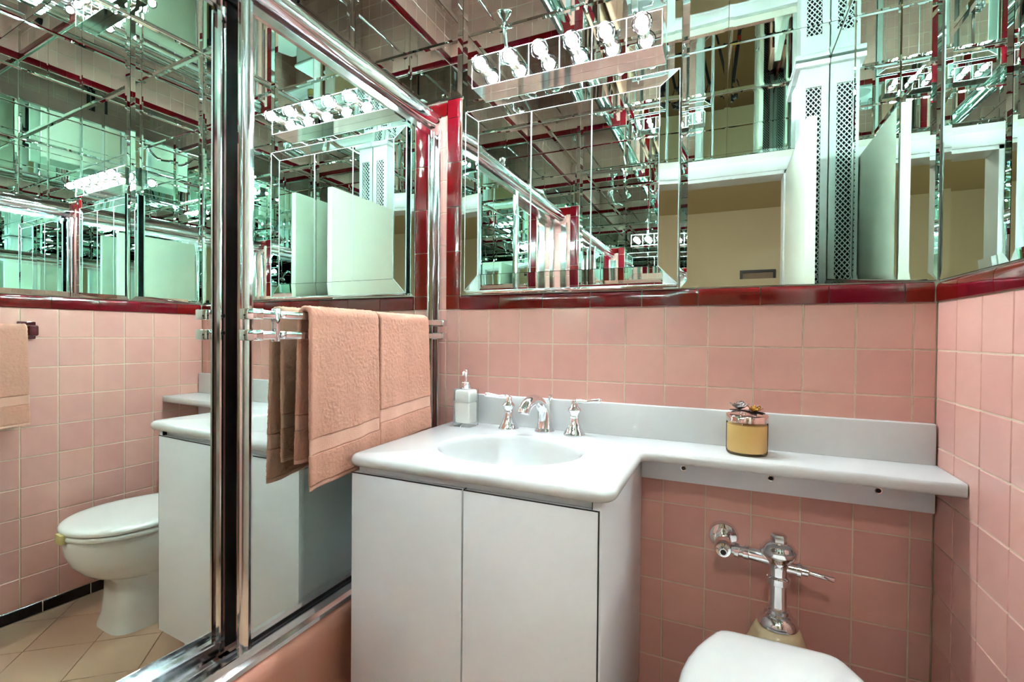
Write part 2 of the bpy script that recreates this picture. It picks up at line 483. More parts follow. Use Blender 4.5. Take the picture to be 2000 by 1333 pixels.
# floor of diagonal tiles
floor = shell_box('floor', [(XL - 0.1, XR + 0.1, YF - 0.12, 0.12, -0.08, -0.0025)], 'floor_grout', 'beige floor tiles laid diagonally', 'floor')
S = 0.1985
def clip_poly(poly, x0, x1, y0, y1):
    for ax, lim, sgn in ((0, x0, 1), (0, x1, -1), (1, y0, 1), (1, y1, -1)):
        out = []
        for i in range(len(poly)):
            p, q = poly[i], poly[(i + 1) % len(poly)]
            ip, iq = (p[ax] - lim) * sgn >= 0, (q[ax] - lim) * sgn >= 0
            if ip: out.append(p)
            if ip != iq:
                t = (lim - p[ax]) / (q[ax] - p[ax]); out.append((p[0] + t * (q[0] - p[0]), p[1] + t * (q[1] - p[1])))
        poly = out
        if len(poly) < 3: return []
    return poly
hd = S / math.sqrt(2)
for i in range(-10, 12):
    for j in range(-12, 12):
        cx0 = 1.151 + (i + j) * hd; cy0 = -0.573 + (i - j) * hd + hd
        r = hd - 0.002
        poly = clip_poly([(cx0, cy0 - r), (cx0 + r, cy0), (cx0, cy0 + r), (cx0 - r, cy0)], -0.045, XR - 0.002, YF, -0.001)
        if len(poly) < 3: continue
        area = abs(sum(poly[k][0] * poly[(k + 1) % len(poly)][1] - poly[(k + 1) % len(poly)][0] * poly[k][1] for k in range(len(poly)))) / 2
        if area < 2e-4: continue
        bm = bmesh.new(); add_prism(bm, poly, 'z', -0.005, 0.0)
        from_bm('tile', bm, 'floor', floor)

# ------------------------------------------------------------------ doorway: casing, door leaf, hall
casing = thing('trim_1', 'white painted casing around the doorway, seen in the mirrors', 'door casing', (DX0, YF, 0), kind='structure')
def casing_prof(u, s):
    return [(u, YF - 0.005), (u, YF + 0.010), (u + s * 0.012, YF + 0.016), (u + s * 0.05, YF + 0.022), (u + s * 0.062, YF + 0.018), (u + s * 0.066, YF - 0.005)]
prism('casing_board', casing_prof(DX0, -1), 'z', 0.0, DZ + 0.06, 'white_paint', casing, smooth=30)
prism('casing_board', casing_prof(DX1, 1)[:3] + [(DX1 + 0.03, YF + 0.02), (DX1 + 0.03, YF - 0.005)], 'z', 0.0, DZ + 0.06, 'white_paint', casing, smooth=30)
prism('casing_board', [(YF - 0.005, DZ), (YF + 0.010, DZ), (YF + 0.016, DZ + 0.012), (YF + 0.022, DZ + 0.05), (YF + 0.018, DZ + 0.062), (YF - 0.005, DZ + 0.066)], 'x', DX0 - 0.064, DX1 + 0.03, 'white_paint', casing, smooth=30)
box('jamb', DX0 - 0.001, DX0 + 0.018, YF - 0.13, YF - 0.003, 0, DZ, 'white_paint', casing)
box('jamb', DX1 - 0.018, DX1 + 0.001, YF - 0.13, YF - 0.003, 0, DZ, 'white_paint', casing)
box('jamb', DX0, DX1, YF - 0.13, YF - 0.003, DZ - 0.018, DZ + 0.001, 'white_paint', casing)

door = thing('door_1', 'white door leaf standing open against the lattice column', 'door', (1.105, -1.47, 0.01), kind='structure')
box('leaf', 1.086, 1.121, -1.475, -0.78, 0.012, 1.91, 'paint', door, bevel=0.002)
for zz in (0.25, 1.65):
    lathe('hinge', [(0.006, -0.04), (0.006, 0.04)], (1.104, -1.482, zz), 'chrome', door, seg=10)
kn = lathe('knob', [(0.022, 0), (0.022, 0.004), (0.009, 0.006), (0.009, 0.014), (0.022, 0.018), (0.024, 0.024), (0.018, 0.030), (0.004, 0.032)], (1.086, -0.86, 0.95), 'chrome', door, seg=20, mtx=axis_mtx((-1, 0, 0)))

column = thing('lattice_column', 'white boxed column with a diamond lattice grille, mirrored beside the door', 'column', (1.19, -1.41, 0))
CX0, CX1, CYF = 1.128, XR - 0.001, -1.335
GX0, GX1, GZ0, GZ1 = 1.153, 1.216, 0.35, 2.262
bm = bmesh.new()
add_box(bm, CX0, CX0 + 0.012, YF + 0.001, CYF, 0, ZC - 0.03)
add_box(bm, CX0 + 0.012, GX0, CYF - 0.012, CYF, 0, ZC - 0.03)
add_box(bm, GX1, CX1, CYF - 0.012, CYF, 0, ZC - 0.03)
add_box(bm, GX0, GX1, CYF - 0.012, CYF, 0, GZ0)
add_box(bm, GX0, GX1, CYF - 0.012, CYF, GZ1, ZC - 0.03)
from_bm('casing', bm, 'white_paint', column)
box('backing', GX0 - 0.004, GX1 + 0.004, CYF - 0.05, CYF - 0.045, GZ0 - 0.01, GZ1 + 0.01, 'hole', column)
box('crown', CX0 - 0.022, CX1, YF + 0.001, CYF + 0.022, ZC - 0.03, ZC - 0.006, 'white_paint', column, bevel=0.003)
bm = bmesh.new()
pw = (GX1 - GX0) / 3.0; ph = pw * 1.25; wbar = 0.0042
n = int((GZ1 - GZ0) / ph) + 5
for s in (1, -1):
    for k in range(-4, n):
        # strip from the left edge to the right edge
        za = GZ0 + k * ph; zb = za + s * (GX1 - GX0) * ph / pw
        t0, t1 = 0.0, 1.0
        dz = zb - za
        lo, hi = (GZ0 - za) / dz, (GZ1 - za) / dz
        if lo > hi: lo, hi = hi, lo
        t0, t1 = max(0, lo), min(1, hi)
        if t1 - t0 < 0.03: continue
        a = Vector((GX0 + t0 * (GX1 - GX0), 0, za + t0 * dz)); b = Vector((GX0 + t1 * (GX1 - GX0), 0, za + t1 * dz))
        d = (b - a).normalized(); nn = Vector((-d.z, 0, d.x)) * wbar / 2
        y0 = CYF - 0.004 - (0.0012 if s > 0 else 0); y1 = y0 - 0.0018
        vs = [bm.verts.new((p.x, y, p.z)) for y in (y0, y1) for p in (a - nn, b - nn, b + nn, a + nn)]
        for q in ((0, 1, 2, 3), (7, 6, 5, 4), (0, 4, 5, 1), (1, 5, 6, 2), (2, 6, 7, 3), (3, 7, 4, 0)): bm.faces.new([vs[i] for i in q])
from_bm('lattice', bm, 'white_paint', column)

HY = -4.31
wall_hall = shell_box('wall_hall', [(-0.6, 3.0, HY - 0.1, HY, -0.05, 2.6), (-0.7, -0.6, HY - 0.1, YF - 0.12, -0.05, 2.6), (3.0, 3.1, HY - 0.1, YF - 0.12, -0.05, 2.6)], 'hall', 'beige hall walls seen through the mirrored doorway', 'wall')
ceiling_hall = shell_box('ceiling_hall', [(-0.7, 3.1, HY - 0.1, YF - 0.12, 2.40, 2.5)], 'hall_ceiling', 'beige hall ceiling seen through the mirrored doorway', 'ceiling')
floor_hall = shell_box('floor_hall', [(-0.7, 3.1, HY - 0.1, YF - 0.12, -0.08, -0.001)], 'wood', 'brown wooden hall floor beyond the doorway', 'floor')
for x0, x1, lab in ((0.958, 1.289, 'black framed picture on the far hall wall, whole top edge reflected'), (1.343, 1.64, 'black framed picture beside the reflected door leaf edge')):
    pf = thing('framed_picture', lab, 'picture', ((x0 + x1) / 2, HY, 1.55), group='hall pictures')
    for b in ((x0, x1, 1.735, 1.76), (x0, x1, 1.33, 1.355), (x0, x0 + 0.025, 1.355, 1.735), (x1 - 0.025, x1, 1.355, 1.735)):
        box('frame_bar', b[0], b[1], HY + 0.001, HY + 0.022, b[2], b[3], 'frame', pf)
    box('print', x0 + 0.02, x1 - 0.02, HY + 0.001, HY + 0.008, 1.35, 1.74, 'print', pf)
hl = thing('hall_fill_lamp', 'added unseen round lamp brightening the hall and the bathroom through the doorway', 'lamp', (0.83, -2.35, 2.40))  # added out of view to fill hall and bathroom with light
lathe('base', [(0.16, 0.0), (0.16, -0.02)], (0.83, -2.35, 2.399), 'chrome', hl)
lathe('shade', [(0.15, 0.0), (0.14, -0.04), (0.09, -0.07), (0.01, -0.08)], (0.83, -2.35, 2.379), 'lamp', hl)

# ------------------------------------------------------------------ bathtub
tub = thing('bathtub', 'pink enamelled bathtub with a glossy rounded apron beside the vanity', 'bathtub', (-0.49, -0.75, 0))
prism('apron', [(-0.10, 0.0), (-0.062, 0.0), (-0.063, 0.10), (-0.058, 0.22), (-0.051, 0.31), (-0.045, 0.335), (-0.045, 0.352), (-0.050, 0.366), (-0.062, 0.374), (-0.10, 0.376)], 'y', YF + 0.002, -0.002, 'tub', tub, smooth=50)
def rr(x0, x1, y0, y1, r, n=6):
    out = []
    for cx0, cy0, a0 in ((x1 - r, y1 - r, 0), (x0 + r, y1 - r, 90), (x0 + r, y0 + r, 180), (x1 - r, y0 + r, 270)):
        for k in range(n + 1):
            a = math.radians(a0 + 90 * k / n); out.append((cx0 + r * math.cos(a), cy0 + r * math.sin(a)))
    return out
def loft(bm, rings, close_last=True):
    vs = [[bm.verts.new(p) for p in r] for r in rings]
    n = len(vs[0])
    for i in range(len(vs) - 1):
        for k in range(n): bm.faces.new((vs[i][k], vs[i][(k + 1) % n], vs[i + 1][(k + 1) % n], vs[i + 1][k]))
    if close_last: bm.faces.new(vs[-1])
bm = bmesh.new()
def ring_at(x0, x1, y0, y1, r, z): return [(x, y, z) for x, y in rr(x0, x1, y0, y1, r)]
loft(bm, [ring_at(XL + 0.001, -0.09, YF + 0.002, -0.002, 0.004, 0.376), ring_at(XL + 0.06, -0.16, YF + 0.08, -0.10, 0.08, 0.376),
          ring_at(XL + 0.075, -0.175, YF + 0.10, -0.12, 0.08, 0.36), ring_at(XL + 0.12, -0.22, YF + 0.2, -0.18, 0.1, 0.10), ring_at(XL + 0.2, -0.29, YF + 0.3, -0.28, 0.1, 0.06)])
from_bm('basin', bm, 'tub', tub, smooth=50)

# ------------------------------------------------------------------ shower enclosure frame and sliding mirrored doors
enc = thing('shower_door_frame', 'bright metal frame of the sliding shower doors along the tub', 'door frame', (-0.1, -0.75, 0.376))
hp = [(-0.150, 1.735), (-0.105, 1.735), (-0.104, 1.748), (-0.086, 1.750), (-0.075, 1.757), (-0.069, 1.770), (-0.069, 1.784), (-0.076, 1.797), (-0.089, 1.806), (-0.100, 1.812), (-0.107, 1.822), (-0.118, 1.834), (-0.132, 1.838), (-0.150, 1.834)]
prism('header', hp, 'y', YF + 0.004, -0.003, 'alu', enc, smooth=35)
prism('track', [(-0.155, 0.3765), (-0.055, 0.3765), (-0.0555, 0.386), (-0.066, 0.392), (-0.068, 0.406), (-0.071, 0.406), (-0.073, 0.384), (-0.098, 0.384), (-0.100, 0.402), (-0.104, 0.402), (-0.106, 0.384), (-0.140, 0.384), (-0.143, 0.400), (-0.155, 0.400)], 'y', YF + 0.004, -0.003, 'alu', enc, smooth=25)
for y0, y1 in ((-0.022, -0.003), (YF + 0.004, YF + 0.022)):
    yo = y0 if y0 > -1 else y1
    s = 1 if y0 > -1 else -1
    bm = bmesh.new()
    add_box(bm, -0.072, -0.067, min(y0, y1), max(y0, y1), 0.392, 1.745, 0.0012)
    add_box(bm, -0.150, -0.145, min(y0, y1), max(y0, y1), 0.392, 1.735, 0.0012)
    add_box(bm, -0.108, -0.070, (y1 - 0.004) if s > 0 else y0, y1 if s > 0 else (y0 + 0.004), 0.392, 1.735)
    from_bm('jamb', bm, 'alu', enc, smooth=30)

def door_panel(name, label, xg, ya, yb, rot=0.0, pivot=(0, 0), black=False):
    """sliding panel: mirror glass at x=xg (room side), between ya and yb"""
    root = thing(name, label, 'shower door', (pivot[0], pivot[1], 0.39))
    zb, zt = 0.408, 1.733
    fx = 0.010
    sw = 0.026
    bm = bmesh.new()
    add_box(bm, xg - 0.006, xg, ya + sw - 0.004, yb - 0.012, zb + 0.016, zt - 0.016)
    from_bm('mirror', bm, 'mirror', root)
    # left stile with a rounded face, right stile slim, rails
    def stile(y0, y1, rounded):
        w = y1 - y0
        if rounded:
            prof = [(xg - 0.003, y0), (xg + 0.003, y0), (xg + 0.010, y0 + 0.2 * w), (xg + 0.013, y0 + 0.45 * w), (xg + 0.010, y0 + 0.72 * w), (xg + 0.004, y0 + 0.78 * w), (xg + 0.004, y1), (xg - 0.003, y1)]
        else:
            prof = [(xg - 0.008, y0), (xg + 0.005, y0), (xg + 0.006, y0 + 0.3 * w), (xg + 0.006, y1), (xg - 0.008, y1)]
        return prism('stile', prof, 'z', zb - 0.012, zt, 'alu', root, smooth=35)
    stile(ya, ya + sw + 0.004, True)
    stile(yb - 0.012, yb, False)
    prism('rail', [(xg - 0.008, zt - 0.018), (xg + 0.003, zt - 0.018), (xg + 0.006, zt - 0.012), (xg + 0.006, zt), (xg - 0.008, zt)][::1] if False else [(ya + sw, zt - 0.018), (yb - 0.012, zt - 0.018), (yb - 0.012, zt), (ya + sw, zt)], 'x', xg - 0.007, xg + 0.005, 'alu', root)
    prism('rail', [(ya + sw, zb - 0.010), (yb - 0.012, zb - 0.010), (yb - 0.012, zb + 0.018), (ya + sw, zb + 0.018)], 'x', xg - 0.007, xg + 0.006, 'alu', root)
    if rot: root.rotation_euler = (0, 0, rot)
    return root

pf = door_panel('sliding_shower_door', 'front mirrored shower door carrying the chrome towel bars', -0.0895, -0.748, -0.024, pivot=(-0.0895, -0.748))
# towel bars on the front door
for zc0 in (1.094, 1.051):
    b = box('towel_bar', -0.050, -0.042, -0.735, -0.012, zc0 - 0.008, zc0 + 0.008, 'chrome', pf, bevel=0.0015)
for yy, far in ((-0.742, False), (-0.024, True)):
    bm = bmesh.new()
    for zc0 in (1.094, 1.051):
        add_box(bm, -0.082, -0.040, yy - 0.012, yy + 0.012, zc0 - 0.011, zc0 + 0.011, 0.002)
    from_bm('bar_bracket', bm, 'chrome', pf, smooth=35)
if True:
    bm = bmesh.new()
    add_box(bm, -0.056, -0.039, -0.700, -0.690, 1.038, 1.107, 0.002)
    from_bm('bar_bracket', bm, 'chrome', pf, smooth=35)
    for zc0 in (1.094, 1.051):
        lathe('cap_screw', [(0.007, 0), (0.007, 0.003), (0.004, 0.005)], (-0.0395, -0.683, zc0), 'chrome', pf, seg=14, mtx=axis_mtx((1, 0, 0)))

# rear door: glass leans slightly out of line with the track, as doors on worn rollers do
pb = door_panel('sliding_shower_door', 'rear mirrored shower door reflecting the toilet and right wall', -0.134, -1.49, -0.749, rot=0.0, pivot=(-0.134, -0.745))
bmr = bmesh.new(); add_box(bmr, -0.142, -0.129, -0.7492, -0.722, 0.40, 1.735, 0.002)
from_bm('black_strip', bmr, 'deep_black', pb, smooth=30)  # plain black strip beside the rear door's end stile
for zz in (1.69, 1.09, 1.055):
    lathe('screw', [(0.004, 0), (0.004, 0.002), (0.002, 0.003)], (-0.1282, -0.755, zz), 'deep_black', pb, seg=12, mtx=axis_mtx((1, 0, 0)))
pb.rotation_euler = (0, 0, -0.0344)

# ------------------------------------------------------------------ towels
def towel(name, label, bar, axis_dir, w0, w1, reach, ztop, zf, zb, front_sign, group=None, fold=0.004, seed=1, thick=0.011):
    """a towel folded over a bar that runs along y at x=bar. front_sign: +1 when the room lies on the +x side"""
    rnd = random.Random(seed)
    root = thing(name, label, 'towel', (bar, (w0 + w1) / 2, ztop), group=group)
    R = reach
    zc0 = ztop - R
    lf = zc0 - zf; lb = zc0 - zb; la = math.pi * R
    tot = lb + la + lf
    ph1, ph2 = rnd.uniform(0, 6), rnd.uniform(0, 6)
    def centre(s, y):
        if s < lb: x, z, nx, nz = -R, zb + s, -1, 0
        elif s < lb + la:
            a = math.pi - (s - lb) / R
            x, z, nx, nz = R * math.cos(a), zc0 + R * math.sin(a), math.cos(a), math.sin(a)
        else: x, z, nx, nz = R, zc0 - (s - lb - la), 1, 0
        drop = max(0.0, (zc0 - z)) / 0.35
        wav = fold * drop * (math.sin(y * 38 + ph1) + 0.6 * math.sin(y * 71 + ph2))
        x += nx * abs(nx) * (wav + 0.006 * drop) if abs(nx) > 0.5 else 0
        # slight flare and uneven hem
        yy = y + (y - (w0 + w1) / 2) * 0.03 * drop
        zz = z + (0.020 * drop * (y - (w0 + w1) / 2) / (w1 - w0) if nx > 0 else 0)
        return Vector((bar + front_sign * x, yy, zz)), Vector((front_sign * nx, 0, nz))
    def piece(nm, s0, s1, th, amp, mat, step=0.0028):
        ns = max(3, int((s1 - s0) / step)); nyy = max(4, int((w1 - w0) / step))
        bm = bmesh.new()
        loops = []
        prof = []
        # closed strip across the width: outer face left to right, then inner face back
        for k in range(nyy + 1):
            prof.append((w0 + (w1 - w0) * k / nyy, 1))
        for k in range(nyy, -1, -1):
            prof.append((w0 + (w1 - w0) * k / nyy, -1))
        for i in range(ns + 1):
            s = s0 + (s1 - s0) * i / ns
            ring = []
            for y, side in prof:
                c, nrm = centre(s, y)
                e = min(y - w0, w1 - y)
                t = th / 2 * (1 if e > th * 0.5 else math.sqrt(max(0.05, 1 - (1 - e / (th * 0.5)) ** 2)))
                ring.append(bm.verts.new(c + nrm * side * (t + rnd.uniform(-amp, amp)) + Vector((0, rnd.uniform(-amp, amp) * 0.6, rnd.uniform(-amp, amp) * 0.6))))
            loops.append(ring)
        n2 = len(prof)
        for i in range(ns):
            for k in range(n2): bm.faces.new((loops[i][k], loops[i][(k + 1) % n2], loops[i + 1][(k + 1) % n2], loops[i + 1][k]))
        for ring in (loops[0], loops[-1]):
            for k in range(nyy):
                bm.faces.new((ring[k], ring[k + 1], ring[n2 - 2 - k], ring[n2 - 1 - k]))
        return from_bm(nm, bm, mat, root, smooth='all')
    hem, band0, bandw = 0.010, 0.075, 0.036
    piece('hem', 0, hem, thick * 0.7, 0.0002, 'towel_band', 0.005)
    piece('terry', hem, band0, thick, 0.0010, 'towel')
    piece('woven_band', band0, band0 + bandw, thick * 0.62, 0.00015, 'towel_band', 0.004)
    piece('terry', band0 + bandw, tot - band0 - bandw, thick, 0.0010, 'towel')
    piece('woven_band', tot - band0 - bandw, tot - band0, thick * 0.62, 0.00015, 'towel_band', 0.004)
    piece('terry', tot - band0, tot - hem, thick, 0.0010, 'towel')
    piece('hem', tot - hem, tot, thick * 0.7, 0.0002, 'towel_band', 0.005)
    return root
towel('hand_towel', 'peach terry towel on the chrome bar, the longer one nearer the metal stile', -0.046, 'y', -0.622, -0.386, 0.0165, 1.112, 0.716, 0.760, 1, group='peach towels on the shower door', seed=3)
towel('hand_towel', 'peach terry towel on the chrome bar, the shorter one nearer the soap dispenser', -0.046, 'y', -0.380, -0.145, 0.0165, 1.110, 0.750, 0.775, 1, group='peach towels on the shower door', seed=8, fold=0.003)

rail = thing('towel_rail', 'maroon ceramic towel rail on the right wall, seen in the mirrored door', 'towel rail', (XR, -0.86, 1.06))
for yy in (-0.632, -1.14):
    box('post', XR - 0.010, XR, yy - 0.026, yy + 0.026, 1.026, 1.090, 'maroon', rail, bevel=0.004)
    box('arm', XR - 0.068, XR - 0.008, yy - 0.014, yy + 0.016, 1.038, 1.076, 'maroon', rail, bevel=0.006, seg=3)
tube('bar', [(XR - 0.052, -1.13, 1.057), (XR - 0.052, -0.64, 1.057)], 0.009, 'chrome', rail, seg=14)
towel('hand_towel', 'peach terry towel on the maroon rail, seen in the rear mirrored door', XR - 0.052, 'y', -1.06, -0.648, 0.0165, 1.075, 0.712, 0.74, -1, seed=5)

# ------------------------------------------------------------------ vanity cabinet
van = thing('vanity_cabinet', 'white flat-fronted two-door vanity cabinet under the basin', 'cabinet', (0.30, -0.25, 0))
VX0, VX1, VYF, VZT = 0.004, 0.599, -0.490, 0.7425
bm = bmesh.new()
add_box(bm, VX0, VX0 + 0.018, VYF, -0.003, 0.09, VZT)
add_box(bm, VX0 + 0.018, VX1 - 0.018, VYF, VYF + 0.018, 0.09, 0.115)
add_box(bm, VX0 + 0.018, VX1 - 0.018, VYF + 0.018, -0.003, 0.09, 0.108)
from_bm('carcass', bm, 'laminate', van)
box('side_panel', VX1 - 0.018, VX1, VYF - 0.016, -0.003, 0.09, VZT, 'laminate', van, bevel=0.0008)
box('top_rail', VX0, VX1 - 0.0185, VYF - 0.004, VYF + 0.016, 0.700, VZT, 'laminate', van, bevel=0.0008)
box('toe_kick', VX0 + 0.01, VX1 - 0.012, VYF + 0.055, VYF + 0.07, 0.0, 0.0898, 'laminate', van)
box('toe_kick', VX1 - 0.030, VX1 - 0.012, VYF + 0.07, -0.01, 0.0, 0.0898, 'laminate', van)
box('door', -0.003, 0.2985, VYF - 0.022, VYF - 0.0045, 0.094, 0.7225, 'laminate', van, bevel=0.0009)
box('door', 0.3025, 0.593, VYF - 0.022, VYF - 0.0045, 0.094, 0.7225, 'laminate', van, bevel=0.0009)

for a, b in ((-0.003, 0.2985), (0.3025, 0.593)):
    box('edge_seam', a, b, VYF - 0.0224, VYF - 0.0202, 0.7216, 0.7236, 'hole', van)
box('edge_seam', 0.2987, 0.3023, VYF - 0.014, VYF - 0.0045, 0.095, 0.7225, 'hole', van)
box('edge_seam', 0.5932, 0.5948, VYF - 0.0215, VYF - 0.0045, 0.095, 0.7225, 'hole', van)
box('edge_seam', VX1 - 0.0190, VX1 - 0.0176, VYF - 0.0166, VYF - 0.004, 0.095, VZT, 'hole', van)

# ------------------------------------------------------------------ countertop with shelf, basin, splashback
CT0, CT1 = 0.743, 0.770
ct = thing('countertop', 'white L-shaped countertop with moulded oval basin and shelf over the toilet', 'countertop', (0.6, -0.2, CT0))
LX0, LX1, LYF, SYF = -0.004, 0.627, -0.535, -0.172
def arc(cx0, cy0, r, a0, a1, n=8):
    return [(cx0 + r * math.cos(math.radians(a0 + (a1 - a0) * k / n)), cy0 + r * math.sin(math.radians(a0 + (a1 - a0) * k / n))) for k in range(n + 1)]
ra, rb, rc = 0.034, 0.040, 0.03
outline = [(LX0, -0.002)] + arc(LX0 + ra, LYF + ra, ra, 180, 270) + arc(LX1 - rb, LYF + rb, rb, 270, 360) + \
    [(LX1 + rc - rc * math.cos(math.radians(a)), SYF - rc + rc * math.sin(math.radians(a))) for a in range(0, 91, 15)] + [(XR - 0.002, SYF), (XR - 0.002, -0.002)]
SCX, SCY, SRX, SRY = 0.314, -0.296, 0.190, 0.160
NS = 64
def offset_poly(poly, d):
    out = []; n = len(poly)
    for i in range(n):
        p0, p1, p2 = Vector(poly[i - 1]), Vector(poly[i]), Vector(poly[(i + 1) % n])
        e1 = (p1 - p0).normalized(); e2 = (p2 - p1).normalized()
        n1 = Vector((-e1.y, e1.x)); n2 = Vector((-e2.y, e2.x))
        m = (n1 + n2); m = m / max(m.length_squared / 2, 0.3) 
        out.append(tuple(p1 + m * d))
    return out
bm = bmesh.new()
layers = []
R_ = (CT1 - CT0) / 2
fixed = lambda p: p[1] > -0.01 or p[0] > XR - 0.01
for k in range(9):
    a = math.pi / 2 - math.pi * k / 8
    ins = R_ * (1 - math.cos(a)); z = (CT0 + CT1) / 2 + R_ * math.sin(a)
    off = offset_poly(outline, ins)
    layers.append([bm.verts.new((*(p if fixed(p) else q), z)) for p, q in zip(outline, off)])
n = len(outline)
for i in range(8):
    for k in range(n): bm.faces.new((layers[i][k], layers[i][(k + 1) % n], layers[i + 1][(k + 1) % n], layers[i + 1][k]))
# top face with an oval hole, bottom likewise
def fill_with_hole(ring, z, hole):
    hv = [bm.verts.new((x, y, z)) for x, y in hole]
    es = []
    for L in (ring, hv):
        for k in range(len(L)):
            e = bm.edges.get((L[k], L[(k + 1) % len(L)])) or bm.edges.new((L[k], L[(k + 1) % len(L)]))
            es.append(e)
    bmesh.ops.triangle_fill(bm, edges=es, use_beauty=True)
    return hv
def ell(f, n=NS): return [(SCX + SRX * f * math.cos(2 * math.pi * k / n), SCY + SRY * f * math.sin(2 * math.pi * k / n)) for k in range(n)]
fill_with_hole(layers[0], CT1, ell(1.0))
fill_with_hole(layers[-1], CT0, ell(1.03))
from_bm('slab', bm, 'solid', ct, smooth=35)
bm = bmesh.new()
prof = [(1.0, CT1), (0.985, CT1 - 0.0012), (0.965, CT1 - 0.005), (0.945, CT1 - 0.013), (0.92, CT1 - 0.03), (0.87, CT1 - 0.062), (0.77, CT1 - 0.095), (0.60, CT1 - 0.118), (0.38, CT1 - 0.130), (0.14, CT1 - 0.135)]
loft(bm, [[(x, y, z) for x, y in ell(f)] for f, z in prof])
from_bm('basin', bm, 'solid', ct, smooth='all')
lathe('drain', [(0.026, 0), (0.026, 0.002), (0.02, 0.0035), (0.006, 0.0045)], (SCX, SCY, CT1 - 0.1352), 'chrome', ct, seg=28)
box('splashback', 0.002, XR - 0.003, -0.019, -0.002, CT1 - 0.001, 0.8635, 'solid', ct, bevel=0.003, seg=3)

cleat = thing('shelf_cleat', 'white screwed support board under the shelf above the flush valve', 'support board', (0.92, -0.01, 0.66))
box('board', 0.601, 1.243, -0.020, -0.002, 0.661, CT0 - 0.0005, 'laminate', cleat, bevel=0.0008)
for xs in (0.711, 0.918, 1.139):
    w = lathe('screw', [(0.0075, 0), (0.0075, 0.0012), (0.0055, 0.0016)], (xs, -0.0201, 0.6995), 'chrome', cleat, seg=20, mtx=axis_mtx((0, -1, 0)))
    lathe('screw_hole', [(0.0052, 0.0), (0.0052, 0.0006)], (xs, -0.0214, 0.6995), 'hole', w, seg=16, mtx=axis_mtx((0, -1, 0)))

# ------------------------------------------------------------------ faucet
fa = thing('faucet', 'chrome widespread faucet with arched spout and two lever handles', 'faucet', (0.31, -0.06, CT1))
def handle(c, d, tilt):
    h = lathe('handle_base', [(r * 1.18, z) for r, z in [(0.0265, 0.0), (0.0265, 0.0035), (0.0245, 0.006), (0.0235, 0.010), (0.0175, 0.022), (0.0125, 0.036), (0.0105, 0.048), (0.0108, 0.052), (0.0125, 0.054), (0.0108, 0.057), (0.0115, 0.062), (0.0165, 0.070), (0.0170, 0.073), (0.0150, 0.077), (0.0105, 0.081), (0.0085, 0.086), (0.0085, 0.092), (0.0075, 0.098), (0.003, 0.101)]], (c[0], c[1], CT1), 'chrome', fa, seg=28)
    d = Vector(d).normalized()
    b = Vector((c[0], c[1], CT1 + 0.086))
    pts = smooth_path([b, b + d * 0.004 + Vector((0, 0, 0.010)), b + d * 0.016 + Vector((0, 0, 0.0125)), b + d * 0.032 + Vector((0, 0, 0.0115)), b + d * 0.052 + Vector((0, 0, 0.0125 + tilt)), b + d * 0.070 + Vector((0, 0, 0.014 + tilt)), b + d * 0.077 + Vector((0, 0, 0.014 + tilt))], 5)
    tube('lever', pts, interp([0.0085, 0.0085, 0.007, 0.0056, 0.0066, 0.0082, 0.004], len(pts)), 'chrome', h, seg=14)
handle((0.213, -0.066), (-0.95, -0.2, 0), 0.002)
handle((0.419, -0.066), (0.95, 0.12, 0), 0.002)
sp = (0.324, -0.054)
spo = lathe('spout_base', [(0.030, 0.0), (0.030, 0.003), (0.0275, 0.006), (0.0265, 0.010), (0.0235, 0.013)], (sp[0], sp[1], CT1), 'chrome', fa, seg=28)
S0 = Vector((sp[0], sp[1], CT1 + 0.010))
pts = smooth_path([S0, S0 + Vector((0, 0.001, 0.025)), S0 + Vector((-0.003, -0.004, 0.055)), S0 + Vector((-0.010, -0.020, 0.077)), S0 + Vector((-0.018, -0.044, 0.087)), S0 + Vector((-0.026, -0.070, 0.080)), S0 + Vector((-0.030, -0.086, 0.064)), S0 + Vector((-0.031, -0.091, 0.054))], 6)
tube('spout', pts, interp([0.0235, 0.0215, 0.0190, 0.0175, 0.0168, 0.0170, 0.0172, 0.0160], len(pts)), 'chrome', fa, seg=20)
lathe('lift_rod', [(0.0025, 0.0), (0.0025, 0.088), (0.006, 0.092), (0.0075, 0.100), (0.006, 0.107), (0.002, 0.109)], (0.334, -0.032, CT1), 'chrome', fa, seg=16)

# ------------------------------------------------------------------ soap dispenser
so = thing('soap_dispenser', 'square glass soap dispenser with chrome pump, half full of white lotion', 'soap dispenser', (0.073, -0.082, CT1))
def sq(name, hw, z0, z1, r, mat, parent, top=None):
    bm = bmesh.new()
    c = (0.073, -0.082)
    rings = [[(x, y, z) for x, y in rr(c[0] - hw + i, c[0] + hw - i, c[1] - hw + i, c[1] + hw - i, r)] for z, i in ((z0, 0.002), (z0 + 0.003, 0), (z1 - 0.005, 0), (z1 - 0.001, 0.002), (z1, 0.006))]
    vs = [[bm.verts.new(p) for p in q] for q in rings]
    nn = len(vs[0])
    for i in range(len(vs) - 1):
        for k in range(nn): bm.faces.new((vs[i][k], vs[i][(k + 1) % nn], vs[i + 1][(k + 1) % nn], vs[i + 1][k]))
    bm.faces.new(list(reversed(vs[0]))); bm.faces.new(vs[-1])
    return from_bm(name, bm, mat, parent, smooth=40)
bt = sq('bottle', 0.031, CT1 + 0.0005, CT1 + 0.118, 0.008, 'bottle', so)
sq('lotion', 0.026, CT1 + 0.012, CT1 + 0.076, 0.006, 'lotion', bt)
sq('frosted_liner', 0.0265, CT1 + 0.0765, CT1 + 0.114, 0.006, 'frost', bt)
